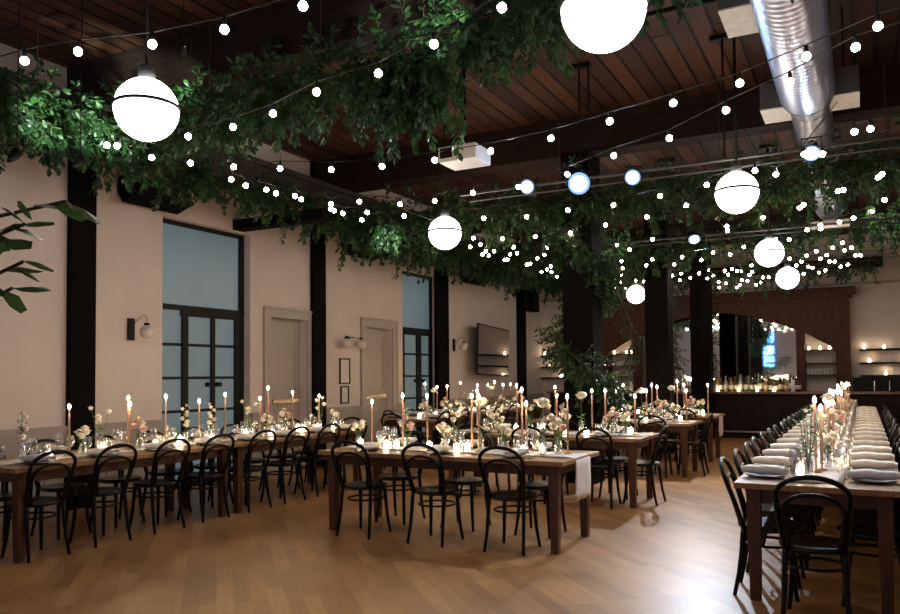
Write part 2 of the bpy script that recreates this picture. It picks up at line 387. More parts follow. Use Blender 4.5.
TG=Kind(make_tumbler)
def make_votive():
    t=thing('votive_candle','x','candle')
    MB().openlathe([(.028,.001),(.03,.01),(.031,.07)],14).build('glass_cup','frost' if 0 else 'glass',t,True)
    MB().lathe([(.001,.003),(.027,.003),(.028,.062),(.001,.06)],12).build('wax','vglow',t,True)
    MB().lathe([(.001,.06),(.005,.063),(.0055,.068),(.001,.08)],8).build('flame','flame',t,True)
    return t
VO=Kind(make_votive)
def make_taper(h,mat='wax'):
    def mk():
        t=thing('taper_candle','x','candle')
        MB().tube([(0,0,.0),(0,0,h)],.0105,10,rs=[.0105,.0085]).build('wax','wax' if mat=='wax' else mat,t,True)
        MB().lathe([(.001,h+.0),(.009,h+.008),(.0125,h+.02),(.008,h+.034),(.001,h+.046)],8).build('flame','flame',t,True)
        return t
    return mk
TP={h:Kind(make_taper(h)) for h in (.30,.36,.42)}
def make_stick(h):
    def mk():
        t=thing('candlestick','x','candle holder')
        MB().lathe([(.04,0),(.04,.005),(.015,.01),(.006,.02),(.006,h-.02),(.012,h-.015),(.014,h)],12).build('brass_stem','brass',t,True); return t
    return mk
ST={h:Kind(make_stick(h)) for h in (.06,.12)}
def bloom(mb,c,r,n=3,seed=0):
    q=random.Random(seed)
    for lay in range(n):
        k=5+lay; rr=r*(.45+.55*lay/(n-1 or 1)); op=.35+.75*lay/(n-1 or 1)
        for j in range(k):
            a=2*PI*j/k+lay*.6+q.uniform(-.2,.2); d=Vector((math.cos(a),math.sin(a),0)); s_=Vector((-math.sin(a),math.cos(a),0))
            P=[]
            for iu in range(4):
                u=iu/3; out_=rr*math.sin(op*u*1.5)*1.05; up=rr*(.95*u-(u*u*.55 if lay>0 else 0))+r*.15
                w=rr*.55*math.sin(PI*(.15+.75*u))
                for iv in (-1,0,1): P.append(Vector(c)+d*(out_-(.12*rr if iv else 0))+s_*(w*iv)+Vector((0,0,up)))
            mb.add(P,[(3*i+v,3*i+v+1,3*i+v+4,3*i+v+3) for i in range(3) for v in (0,1)])
    mb.sphere(Vector(c)+Vector((0,0,r*.35)),r*.66,10,6)
def leaf(mb,p,d,L,w,nrm=None):
    d=Vector(d).normalized(); n=Vector(nrm) if nrm else Vector((0,0,1)); s_=d.cross(n); s_=s_.normalized() if s_.length>1e-4 else d.orthogonal().normalized(); n=s_.cross(d)
    p=Vector(p)
    mb.add([p,p+d*L*.35+s_*w*.42-n*w*.12,p+d*L*.72+s_*w*.5-n*w*.2,p+d*L-n*w*.3,p+d*L*.72-s_*w*.5-n*w*.2,p+d*L*.35-s_*w*.42-n*w*.12,p+d*L*.5],
      [(0,1,6),(1,2,6),(2,3,6),(3,4,6),(4,5,6),(5,0,6)])
def make_vase(kind):
    def mk():
        t=thing('flower_vase','x','vase')
        if kind=='jar': pr=[(.028,.001),(.034,.01),(.034,.06),(.024,.085),(.026,.1)]
        elif kind=='tall': pr=[(.026,.001),(.03,.01),(.03,.1),(.012,.14),(.014,.17)]
        else: pr=[(.022,.001),(.026,.01),(.026,.115),(.027,.12)]
        MB().openlathe(pr,12).build('vase_body','glass',t,True)
        MB().lathe([(.001,.004)]+[(r*.93,max(z,.004)) for r,z in pr[:3]]+[(.001,pr[2][1])],10).build('water','water',t,True)
        return t
    return mk
VA={k:Kind(make_vase(k)) for k in ('jar','tall','bud')}
def make_flowers(kind,seed):
    def mk():
        q=random.Random(seed); t=thing('cut_flowers','x','flowers'); sm=MB(); lf=MB()
        if kind=='roses': tips=[((-.035,.01,.17),.036),((.04,-.015,.185),.034),((.0,.04,.215),.028),((.02,-.045,.15),.027)]
        elif kind=='blush': tips=[((-.05,.03,.2),.036),((.045,.03,.22),.034),((0,-.05,.17),.036),((.0,.02,.27),.026)]
        elif kind=='ball': tips=[((0,0,.42),.045),((.022,.018,.43),.036),((-.02,.02,.43),.034),((0,-.024,.42),.034)]
        elif kind=='spike': tips=[((.03*math.sin(k*2.1),.03*math.cos(k*2.1),.18+.035*k),.026-.0018*k) for k in range(7)]
        elif kind=='loose': tips=[((-.07,.02,.36),.024),((.05,.04,.31),.028),((.0,-.03,.26),.026),((.09,-.02,.4),.02)]
        else: tips=[]
        for k,(c,r) in enumerate(tips):
            if kind in('spike','ball'):
                if k==0: sm.tube([(0,0,.02),(0,0,.2),(0,0,.42)],.0028,5)
            else: sm.tube([(q.uniform(-.01,.01),q.uniform(-.01,.01),.02),(c[0]*.3,c[1]*.3,.1),(c[0]*.9,c[1]*.9,c[2]-.01),c],.0022,5)
            b=MB(); bloom(b,c,r*1.55,3,seed*10+k); b.build('bloom','petalp' if kind=='blush' and k%3!=1 else 'petal',t,True)
        nl=46 if kind=='greens' else 16
        if kind=='greens':
            for k in range(5):
                a=k*1.3; tip=(.05*math.cos(a),.05*math.sin(a),.3+.04*k); sm.tube([(0,0,.02),(tip[0]*.3,tip[1]*.3,.15),tip],.0025,5)
                for j in range(9):
                    u=.3+.08*j; p=(tip[0]*u,tip[1]*u,tip[2]*u); b_=q.uniform(0,6.28); leaf(lf,p,(math.cos(b_),math.sin(b_),.5),.06,.028)
        else:
            for k in range(nl):
                b_=q.uniform(0,6.28); z=q.uniform(.08,.2 if kind!='spike' else .3); leaf(lf,(0,0,z),(math.cos(b_),math.sin(b_),q.uniform(.1,.9)),q.uniform(.05,.08),.026)
        sm.build('stems','stem',t); lf.build('leaves','leafb',t); return t
    return mk
FL={k:Kind(make_flowers(k,i+3)) for i,k in enumerate(['roses','blush','ball','spike','loose','greens'])}
def make_fork():
    t=MB(); t.box(-.004,.004,-.09,.03,.001,.004); t.box(-.011,.011,.03,.05,.001,.004)
    for x in (-.011,-.004,.003,.009): t.box(x,x+.003,.05,.1,.001,.004)
    return tag(t.build('table_fork','silver'),'x','fork')
FK=Kind(make_fork)
def make_knife():
    t=MB(); t.box(-.005,.005,-.1,.0,.001,.006); t.box(-.008,.006,.0,.11,.001,.003); return tag(t.build('table_knife','silver'),'x','knife')
KN=Kind(make_knife)

# ------------------------------------------------------------------ layout of tables, chairs and settings
ZT=.76
def runner(name_label,x0,x1,y0,y1,drop=None,gap=.0):
    """linen laid flat with soft ripples; drop=(axis end, length) hangs it over an end"""
    pts=[];n=50;m=8; along='x' if (x1-x0)>(y1-y0) else 'y'; mb=MB(); vs=[];fs=[]
    L=(x1-x0) if along=='x' else (y1-y0); extra=drop or 0; tot=L+extra
    for side in (0,1):
        for i in range(n+1):
            s_=tot*i/n
            for j in range(m+1):
                v=j/m; rip=.0016*math.sin(s_*9+v*5)+.0012*math.sin(s_*23-v*9)
                th=.003*side
                if s_<=L: a,z=s_,ZT+.0042+rip+th; 
                else:
                    d=s_-L; a,z=L+.006+th+rip*3*min(1,d*8)+.004*math.sin(v*20)*min(1,d*5),ZT+.004-d
                w=v
                if along=='x': vs.append((x0+a,y0+(y1-y0)*w,z))
                else: vs.append((x0+(x1-x0)*w,y0+a,z))
    K=(n+1)*(m+1)
    for i in range(n):
        for j in range(m):
            a=i*(m+1)+j; fs.append((a,a+1,a+m+2,a+m+1)); b=a+K; fs.append((b,b+m+1,b+m+2,b+1))
    rim=[i*(m+1) for i in range(n+1)]+[n*(m+1)+j for j in range(1,m+1)]+[i*(m+1)+m for i in range(n-1,-1,-1)]+[j for j in range(m-1,0,-1)]
    for a,b in zip(rim,rim[1:]+rim[:1]): fs.append((a,b,b+K,a+K))
    mb.add(vs,fs); return tag(mb.build('table_runner','cloth',None,True),name_label,'table runner')

def setting(x,y,ang,where,grp,forks=False):
    """ang: direction the seated guest faces (local +y)"""
    c,s_=math.cos(ang),math.sin(ang)
    def w(lx,ly): return (x+lx*c-ly*s_, y+lx*s_+ly*c)
    j=lambda a:rnd.uniform(-a,a)
    px,py=w(j(.01),.16); PL.put((px,py,ZT),0,'charcoal plate '+where,grp[0])
    NAP.put((px,py,ZT+.011),ang+R(j(7)),'folded beige napkin '+where,grp[1])
    gx,gy=w(.10+j(.015),.345+j(.012)); WG.put((gx,gy,ZT),0,'stemmed wine glass '+where,grp[2])
    gx,gy=w(.19+j(.012),.335+j(.012)); TG.put((gx,gy,ZT),0,'water tumbler '+where,grp[3])
    gx,gy=w(.0+j(.02),.35+j(.01)); WG.put((gx,gy,ZT),0,'second wine glass '+where,grp[6],(1,1,.86))
    if forks:
        fx,fy=w(-.165,.16); FK.put((fx,fy,ZT),ang,'silver fork '+where,grp[4])
        fx,fy=w(.165,.15); KN.put((fx,fy,ZT),ang,'silver knife '+where,grp[5])
def groups(n): return ['plates on '+n,'napkins on '+n,'wine glasses on '+n,'water glasses on '+n,'forks on '+n,'knives on '+n,'second wine glasses on '+n]
cnt={}
def centre(items,name,z=ZT+.0095):
    """items: (kind,x,y,arg)"""
    for it in items:
        k,x,y=it[:3]; a=it[3] if len(it)>3 else None
        c=cnt.setdefault((name,k if k!='fl' else a),0); cnt[(name,k if k!='fl' else a)]+=1
        o=ORD[c] if c<len(ORD) else 'next'
        if k=='tap':
            hs,ht=a; ST[hs].put((x,y,z),0,'%s brass candlestick %s'%(o,name),'candlesticks '+name)
            TP[ht].put((x,y,z+hs),0,'%s lit blush taper candle %s'%(o,name),'tapers '+name)
        elif k=='vo': VO.put((x,y,z),0,'%s glowing glass votive candle %s'%(o,name),'votives '+name)
        elif k=='fl':
            va={'roses':'jar','blush':'jar','ball':'tall','spike':'bud','loose':'tall','greens':'tall'}[a]
            wd={'roses':'white roses','blush':'blush and white roses','ball':'tall round white bloom','spike':'white flower spike','loose':'loose airy white blooms','greens':'leafy green stems'}[a]
            VA[va].put((x,y,z),0,'clear vase holding the %s %s %s'%(o,wd,name),'vases '+name)
            FL[a].put((x,y,z+.004),rnd.uniform(0,6.28),'%s bunch of %s %s'%(o,wd,name),'flowers '+name)

# --- middle row of four tables running away towards the bar
mid=[(5.9,'nearest middle table','near'),(8.32,'second middle table',''),(11.1,'third middle table',''),(13.2,'farthest middle table','')]
pos3=['left','centre','right']
for k,(y0,nm,_) in enumerate(mid):
    xc,yc=-3.37,y0+.49
    TX.put((xc,yc,0),0,'brown wooden table, the %s'%nm,'middle tables')
    runner('pale linen runner along the %s'%nm,xc-1.18,xc+1.23,yc-.19,yc+.19,.36 if k in(0,3) else None) if k in (0,3) else runner('pale linen runner along the %s'%nm,xc-1.2,xc+1.2,yc-.19,yc+.19)
    g=groups('the '+nm)
    for i,dx in enumerate((-.75,0,.75)):
        chair(xc+dx,y0+.12,0,'bentwood chair on the near side of the %s, %s of three'%(nm,pos3[i]),'chairs at the '+nm)
        chair(xc+dx-(.05 if k==0 else 0),y0+.98-.2,PI,'bentwood chair on the far side of the %s, %s of three'%(nm,pos3[i]),'chairs at the '+nm)
        setting(xc+dx,y0+.0,0,'at the near %s seat of the %s'%(pos3[i],nm),g,k==0)
        setting(xc+dx,y0+.98,PI,'at the far %s seat of the %s'%(pos3[i],nm),g,k==0)
    if k in (1,2):
        chair(-2.24,yc+.02,PI/2,'black bentwood chair at the right end of the %s'%nm,'chairs at the '+nm)
centre([('tap',-4.31,6.4,(.06,.36)),('tap',-3.21,6.42,(.12,.36)),('tap',-3.08,6.3,(.12,.36)),('tap',-2.72,6.45,(.12,.42)),('tap',-2.64,6.36,(.06,.36)),('tap',-2.3,6.48,(.12,.36)),('tap',-3.7,6.44,(.12,.36)),('tap',-4.0,6.48,(.06,.42)),
 ('vo',-4.42,6.36),('vo',-4.08,6.3),('vo',-4.0,6.36),('vo',-3.62,6.34),('vo',-3.3,6.28),('vo',-3.22,6.34),('vo',-2.62,6.25),('vo',-2.55,6.5),
 ('fl',-4.5,6.44,'roses'),('fl',-3.9,6.4,'blush'),('fl',-3.5,6.4,'roses'),('fl',-3.4,6.47,'loose'),('fl',-3.13,6.44,'ball'),('fl',-2.83,6.33,'roses'),('fl',-2.5,6.4,'ball'),('fl',-2.36,6.4,'loose'),('fl',-2.4,6.52,'blush'),('fl',-2.95,6.48,'spike')],'on the nearest middle table')
for k,(y0,nm,_) in list(enumerate(mid))[1:]:
    q=random.Random(40+k); yc=y0+.49; it=[]
    for i,x in enumerate([-4.3,-3.8,-3.3,-2.85,-2.72,-2.3]): it.append(('tap',x+q.uniform(-.04,.04),yc+q.uniform(-.07,.07),(q.choice((.06,.12)),q.choice((.36,.42,.36)))))
    for i,x in enumerate([-4.25,-3.85,-3.5,-3.12,-2.85,-2.4]): it.append(('vo',x,yc+q.choice((-.13,.13))))
    for i,(x,f) in enumerate([(-4.15,'roses'),(-3.6,'loose'),(-3.15,'roses'),(-2.95,'ball'),(-2.6,'blush'),(-2.45,'roses')]): it.append(('fl',x,yc+q.uniform(-.09,.09)+(.05 if i%2 else -.03),f))
    centre(it,'on the '+nm)

# --- long wall table (two tables end to end)
XW=-6.38
for i,y0 in enumerate((3.74,6.19)): TYL.put((XW,y0+1.22,0),0,['brown wooden table along the left wall, the nearer half of the long run','brown wooden table along the left wall, the farther half of the long run'][i],'tables along the left wall')
runner('pale linen runner along the long left table',XW-.19,XW+.19,3.78,8.58)
g=groups('the long left table')
ys=[4.03,4.66,5.28,5.91,6.53,7.15,7.76,8.32]
for i,y in enumerate(ys):
    chair(-6.1,y,PI/2,'bentwood chair, %s from left, room side of the long left table'%ORD[i],'chairs at the long left table')
    chair(-6.66,y+.05,-PI/2,'bentwood chair, %s from left, wall side of the long left table'%ORD[i],'chairs at the long left table')
    setting(-5.88,y,PI/2,'%s from left, room side of the long left table'%ORD[i],g)
    setting(-6.88,y,-PI/2,'%s from left, wall side of the long left table'%ORD[i],g)
chair(XW-.05,8.78,PI,'black bentwood chair at the far end of the long left table','chairs at the long left table')
chair(XW-.1,3.5,0,'black bentwood chair at the near left end of the long left table','chairs at the long left table')
it=[('tap',XW+dx,y,a) for y,dx,a in [(4.56,0,(.06,.36)),(5.2,0,(.12,.36)),(5.18,.05,(.06,.36)),(5.69,-.03,(.12,.36)),(6.1,.02,(.06,.36)),(6.55,-.04,(.12,.36)),(7.05,.03,(.06,.36)),(7.28,-.05,(.12,.42)),(7.63,.04,(.12,.36)),(8.22,0,(.06,.36))]]
it+=[('vo',XW+.1,y) for y in (4.3,4.82,5.45,5.75,6.2,6.75,7.18,7.75,8.05,8.4)]+[('vo',XW-.1,y) for y in (4.98,5.95,6.95,7.9)]
it+=[('fl',XW+dx,y,f) for y,dx,f in [(4.15,-.05,'spike'),(4.7,.0,'roses'),(4.95,-.08,'loose'),(5.32,.02,'blush'),(5.88,.05,'spike'),(6.33,-.03,'spike'),(6.9,0,'loose'),(7.12,.06,'roses'),(7.5,.0,'blush'),(8.3,-.06,'loose'),(8.5,.04,'roses')]]
centre(it,'on the long left table')

# --- back wall-side table
XB=-6.6
for i,y0 in enumerate((10.75,13.2)): TYL.put((XB,y0+1.22,0),0,['brown wooden table by the left wall beyond the second post, its nearer half','brown wooden table by the left wall beyond the second post, its farther half'][i],'tables along the left wall')
runner('pale linen runner along the rear left table',XB-.19,XB+.19,10.8,15.6)
g=groups('the rear left table')
for i in range(7):
    y=11.12+.7*i
    chair(-6.33,y,PI/2,'bentwood chair, %s from left, room side of the rear left table'%ORD[i],'chairs at the rear left table')
    chair(-6.88,y,-PI/2,'bentwood chair, %s from left, wall side of the rear left table'%ORD[i],'chairs at the rear left table')
    setting(-6.1,y,PI/2,'%s from left, room side of the rear left table'%ORD[i],g)
    setting(-7.1,y,-PI/2,'%s from left, wall side of the rear left table'%ORD[i],g)
chair(XB+.1,10.48,0,'black bentwood chair at the near end of the rear left table','chairs at the rear left table')
it=[('tap',XB,y,(.12,.36 if i%3 else .42)) for i,y in enumerate([11.42,11.84,12.21,12.73,13.45,13.93,14.24,14.66,15.04])]
it+=[('vo',XB+.1,y) for y in (11.05,11.6,12.0,12.5,13.1,13.7,14.4,15.2)]
it+=[('fl',XB+.02,y,f) for y,f in [(11.3,'roses'),(11.7,'ball'),(12.05,'blush'),(12.6,'roses'),(13.0,'loose'),(13.6,'roses'),(14.1,'ball'),(14.5,'blush'),(15.2,'roses'),(15.4,'loose')]]
centre(it,'on the rear left table')

# --- long table on the right running to the bar
XC=-.27
on5=['nearest','second','third','fourth','farthest']
for i in range(5): TYR.put((XC,5.25+2.26*i+1.13,0),0,'brown wooden table, the %s of five joined into the long right table'%on5[i],'tables of the long right table')
runner('pale linen runner along the long right table',XC-.15,XC+.15,5.4,16.4)
g=groups('the long right table')
chair(XC+.0,5.06,0,'black bentwood chair at the near head of the long right table','chairs at the long right table')
for i in range(18):
    y=5.6+.613*i
    chair(-.57,y,-PI/2,'bentwood chair, %s from the camera, left side of the long right table'%ORD[i],'chairs at the long right table')
    chair(.03,y,PI/2,'bentwood chair, %s from the camera, right side of the long right table'%ORD[i],'chairs at the long right table')
    setting(-.75,y,-PI/2,'%s from the camera, left side of the long right table'%ORD[i],g,i<3)
    setting(.21,y,PI/2,'%s from the camera, right side of the long right table'%ORD[i],g,i<3)
q=random.Random(5); it=[('tap',-.3,5.95,(.12,.36)),('tap',-.27,6.1,(.06,.36))]
for i in range(19):
    y=6.75+.5*i; it.append(('tap',XC+q.uniform(-.05,.07),y+q.uniform(-.08,.08),(q.choice((.06,.12)),q.choice((.36,.36,.42)))))
for i in range(17): it.append(('vo',XC+q.choice((-.12,.12)),5.78+.61*i))
it+=[('fl',-.33,5.62,'greens'),('fl',-.24,6.3,'roses'),('fl',-.36,6.5,'spike')]
for i,f in enumerate(['loose','roses','ball','blush','greens','roses','loose','blush','roses','ball','roses','loose','roses','blush','roses']): it.append(('fl',XC+q.uniform(-.04,.04),7.0+.62*i,f))
centre(it,'on the long right table')
STR=[
[(-4.34,2.79),(-3.95,2.86),(-3.5,3),(-3.01,3.06),(-2.47,3.06)],
[(-5.29,4.19),(-5.35,4.14),(-5.32,4.56),(-4.61,4.3),(-4.14,4.3),(-3.68,4.22),(-3.15,4.04),(-2.62,3.98),(-2.11,3.78),(-1.59,3.57)],
[(-4.61,5.38),(-4.23,5.64),(-3.77,5.78),(-3.26,5.84),(-2.72,5.84),(-2.15,5.76),(-1.62,5.59),(-1.12,5.43),(-0.66,5.27),(-0.25,5.02),(0.12,4.77)],
[(-4.75,6.83),(-4.44,7.16),(-4.03,7.21),(-3.51,7.09),(-3,7.1),(-2.41,6.88),(-1.85,6.49),(-1.32,6.23),(-0.82,5.77),(-0.37,5.41),(0.01,5.02)],
[(-5.31,5.69),(-5.28,7.64),(-5.27,6.09),(-5.26,5.44),(-5.26,7.06),(-5.26,7.23),(-5.25,5.92),(-5.23,6.96),(-5.22,6.43),(-5.18,6.28),(-5.17,4.85),(-5.08,6.76),(-4.99,7.33),(-4.93,5.13),(-4.73,7.72)],
[(-0.84,7.64),(-0.68,7.88),(-0.26,7.35)],
[(-0.4,7.28),(-0.01,6.79),(0.1,6.77)],
[(-3.97,8.31),(-3.49,8.49),(-2.94,8.4),(-2.41,8.41),(-1.85,8.22),(-1.7,8.83),(-1.33,7.97)],
[(-0.18,8.95),(-0.13,8.92),(0.18,8.51),(0.21,8.4)],
[(-5.03,10.06),(-4.81,9.95),(-4.67,9.44),(-4.34,9.68),(-3.89,9.77),(-3.39,9.76),(-2.82,9.47),(-2.24,9.24)],
[(-1.02,10.01),(-0.59,9.63),(-0.54,9.48),(0.26,9.67)],
[(-5.19,10.8),(-5.01,10.55),(-4.89,10.59),(-4.49,10.41),(-4.09,10.73),(-3.63,10.96),(-3.12,11.03),(-2.55,10.82),(-1.53,10.68),(-1.49,10.35),(-0.6,11.17),(-0.44,11.18),(-0.43,10.9),(-0.21,10.81),(-0.05,10.62),(0.15,10.27)],
[(-5.15,10.95),(-4.81,11.01),(-4.67,10.95),(-4.37,11.34),(-4,11.53),(-3.53,11.47),(-3.07,11.53)],
[(-5.12,11.49),(-5.07,11.5),(-4.6,11.62)],
[(-5.02,12.19),(-4.92,12.11),(-4.74,12.61),(-3.91,12.42),(-3.51,12.67),(-3.01,12.72),(-2.53,12.73),(-2.01,12.49),(-1.81,12.86),(-0.59,13.22),(-0.35,12.98),(-0.21,12.56),(-0.2,13.35),(-0.1,13.14)],
[(-1.52,12.19),(-1.04,11.74),(-0.87,11.85)],
[(-5.14,13.19),(-4.98,13.29),(-4.93,12.93)],
[(-3.72,13.5),(-3.27,13.37),(-2.82,13.5),(-2.32,13.23)],
[(-1.02,13.86),(-0.75,13.63),(-0.46,13.74),(-0.05,14.01),(0.02,14.06)],
[(-5.14,13.99),(-4.02,14.52),(-3.6,14.78),(-3.17,15.01),(-2.98,14.86),(-2.67,14.97),(-2.19,14.86),(-2,15.01),(-1.92,15.03),(-1.77,15.28),(-1.22,15.69),(-1.16,15.82),(-0.95,16.13),(-0.68,16.07),(-0.56,15.79),(-0.3,15.37),(-0.18,15.15)],
[(-2.42,14.56),(-2.04,14.67),(-1.67,14.38),(-0.87,14.34),(-0.57,14.11),(-0.45,14.57),(-0.37,14.62)],
[(-0.98,14.76),(-0.81,15.13),(-0.75,15.29)],
[(-4.75,16.03),(-4.72,16.44),(-4.54,16.68),(-4.42,15.67),(-4.31,15.54),(-3.99,15.42),(-3.89,15.67),(-3.46,15.75),(-3.21,15.88),(-2.67,15.85),(-2.5,15.5),(-2.22,15.45),(-1.87,15.72)],
[(-4.34,15.13),(-3.56,15.49),(-2.95,15.58)],
[(-2.57,16.58),(-2.11,16.52),(-2.03,16.72),(-1.83,17.19),(-1.69,16.28),(-1.59,16.34)],
[(-2.73,17.67),(-2.47,16.91),(-2.39,17.89),(-2.26,17.39),(-1.96,17.59)]]

# ------------------------------------------------------------------ bar, cabinet and shelves
t=thing('bar_counter','long dark panelled wooden bar counter across the far end of the room','bar',(0,18.4,0))
MB().box(-7.0,5.5,.05,.6,.12,1.0).build('bar_body','barw',t)
MB().box(-7.05,5.5,-.05,.68,1.0,1.05).build('bar_top','bart',t,bevel=.006)
MB().box(-7.0,5.5,.1,.55,0,.12).build('plinth','steel',t)
p=MB()
for i in range(12): p.box(-6.9+i*1.03,-6.9+i*1.03+.9,.025,.05,.2,.92)
p.build('front_panels','barw',t)
MB().tube([(-7,-.12,.16),(5.5,-.12,.16)],.022,8).build('foot_rail','kick',t,True)
CX=-3.2
t=thing('back_bar_cabinet','dark wooden back bar cabinet with a wide arch and cornice','cabinet',(CX,19.75,0))
xs=[-2.67,-2.6,-2.35,-2.04,-1.51,-.86,-.3,0,.3,.86,1.51,2.04,2.35,2.6,2.67]
zs=[1.9,2.05,2.2,2.39,2.63,2.83,2.94,2.97,2.94,2.83,2.63,2.39,2.2,2.05,1.9]
poly=[(-2.7,3.28)]+list(zip(xs,zs))+[(2.7,3.28)]
# arch fascia in strips
mb=MB()
for (xa,za),(xb,zb) in zip(list(zip(xs,zs))[:-1],list(zip(xs,zs))[1:]): mb.prism([(xa,za),(xb,zb),(xb,3.28),(xa,3.28)],0,.06)
mb.build('arch_panel','cab',t)
for s_ in(-1,1): MB().box(s_*2.82-.15,s_*2.82+.15,-.04,.4,0,3.28).build('side_post','cab',t)
for s_ in(-1,1): MB().box(s_*1.93-.09,s_*1.93+.09,.02,.4,1.0,3.0).build('inner_post','cab',t)
MB().box(-3.1,3.1,-.14,.42,3.28,3.42).box(-3.03,3.03,-.08,.4,3.2,3.28).build('cornice','cab',t)
MB().box(-3.0,3.0,-.1,.42,.0,.95).build('base_cabinet','barw',t)
MB().box(-1.84,1.84,.34,.37,1.0,3.2).build('mirror','mirror',t)
for s_ in (-1,1):
    for z in (1.42,1.69,2.0):
        MB().box(min(s_*2.02,s_*2.67),max(s_*2.02,s_*2.67),.05,.36,z-.03,z).build('shelf','cab',t)
def glassrow():
    t=MB(); t.openlathe([(.03,.0),(.033,.06),(.034,.13)],8); return tag(t.build('bar_glass','glassb'),'x','glass')
M['glassb']=pbr('shelf_glass',(.5,.48,.45),.15,var=.1,spec=.8)
BG=Kind(glassrow)
for s_,side in((-1,'left'),(1,'right')):
    for z,row in((1.42,'lower'),(1.69,'upper')):
        for i in range(8): BG.put((CX+s_*2.08+s_*.07*i,19.93+.03*(i%2),z),0,'clear bar glass on the %s shelf at the %s side of the back bar'%(row,side),'glasses on the %s %s back bar shelf'%(row,side))
# open wall shelves either side of the cabinet
def shelves(x0,x1,side):
    for z,n in((2.0,'top'),(1.69,'middle'),(1.4,'lowest')):
        o=MB().box(x0,x1,YF-.24,YF,z-.045,z).build('wall_shelf','beam'); tag(o,'%s dark wall shelf to the %s of the back bar'%(n,side),'shelf','wall shelves')
shelves(-7.85,-6.45,'left'); shelves(-.05,4.4,'right')
for x,z,w in [(-7.75,2.0,'top left wall shelf, left one'),(-7.32,2.0,'top left wall shelf, right one'),(-7.6,1.69,'middle left wall shelf'),(-7.3,1.4,'lowest left wall shelf'),
   (-.1+.15,2.0,'top right wall shelf, left one'),(.45,2.0,'top right wall shelf, second one'),(1.1,2.0,'top right wall shelf, third one'),(.15,1.69,'middle right wall shelf, left one'),(.9,1.69,'middle right wall shelf, right one'),(.47,1.4,'lowest right wall shelf')]:
    VO.put((x,YF-.12,z),0,'glowing votive candle on the %s'%w,'tealights on the wall shelves')
for x,w in [(-5.75,'left end'),(-5.43,'left middle'),(-5.3,'left inner'),(-1.1,'right inner'),(-.86,'right middle'),(-.66,'right end')]:
    VO.put((x,19.93,2.0),0,'glowing votive candle on the top back bar shelf, %s'%w,'tealights on the back bar')
# bottles
def make_bottle(k,h):
    def mk():
        t=thing('bottle','x','bottle')
        MB().lathe([(.034,0),(.037,.01),(.037,h*.58),(.014,h*.74),(.013,h*.95),(.016,h*.96),(.016,h)],12).build('glass_body',k,t,True)
        MB().lathe([(.038,h*.16),(.038,h*.46)],12).build('label','labelp',t,True); return t
    return mk
BT=[Kind(make_bottle(*a)) for a in [('bg',.3),('bb',.28),('bc',.31),('ba',.27),('bk',.3)]]
BN=['green','brown','clear','amber','black']
q=random.Random(11)
for i in range(34):
    x=-3.0+.052*i*1.02; k=q.randrange(5)
    BT[k].put((x+q.uniform(-.01,.01),18.74+.09*(i%2),1.05),0,'%s bottle in the crowd of bottles on the bar, %s from the left'%(BN[k],ORD[i]),'bottles on the bar',(1.1,1.1,q.uniform(.95,1.32)))
for i in range(26):
    x=-4.9+.13*i; k=q.randrange(5)
    if abs(x-CX)<.0: continue
    BT[k].put((x,19.95,.95),0,'%s bottle before the back bar mirror, %s from the left'%(BN[k],ORD[i]),'bottles at the mirror')
for i in range(7):
    k=q.randrange(5); BT[k].put((-6.0+.09*i+.3*(i>3),18.8,1.05),0,'%s bottle on the left part of the bar, %s from the left'%(BN[k],ORD[i]),'bottles on the left of the bar')
cy=MB().lathe([(.03,0),(.033,.02),(.033,.2),(.028,.22)],14)
def jug(): return tag(MB().lathe([(.04,0),(.043,.01),(.043,.24),(.036,.26)],14).build('white_canister','white',None,True),'x','canister')
JG=Kind(jug)
for x,w in[(-1.37,'right part of the bar'),(-5.0,'left part of the bar'),(-3.75,'bar left of the centre post')]: JG.put((x,18.72,1.05),0,'tall white canister standing on the %s'%w,'white canisters')
lan=thing('bar_lantern','small glowing candle lantern standing on the bar left of the centre post','lantern',(-3.98,18.7,1.05))
MB().openlathe([(.04,0),(.06,.06),(.04,.17),(.05,.2)],14).build('glass_chimney','glass',lan,True); MB().lathe([(.001,.02),(.03,.06),(.02,.13),(.001,.2)],10).build('flame','vglow',lan,True)
for i,x in enumerate([-2.95,-2.5,-2.1,-1.75]): VO.put((x,18.6,1.05),0,'glowing votive candle before the bar bottles, %s from the left'%ORD[i],'votives on the bar')
def limes(): 
    t=thing('citrus_bowl','x','bowl'); MB().openlathe([(.03,0),(.07,.02),(.1,.06)],16).build('bowl','glass',t,True); b=MB()
    for k in range(6): b.sphere((.04*math.cos(k),.04*math.sin(k*1.1),.05),.028,8,6)
    b.build('citrus_fruit','core',t,True); return t
LM=Kind(limes); LM.put((-1.65,18.68,1.05),0,'bowl of yellow citrus fruit on the bar right of the bottles')
t=thing('vertical_menu_rack','dark equipment cabinet with two pale handles under the right wall shelves','cabinet',(.1,20.0,0)); t.name='storage_cabinet'
MB().box(-.3,.75,-.2,.18,0,1.34).build('cabinet_body','steel',t); 
for x in(.12,.42): MB().box(x,x+.015,-.225,-.2,1.02,1.26).build('handle','silver',t)

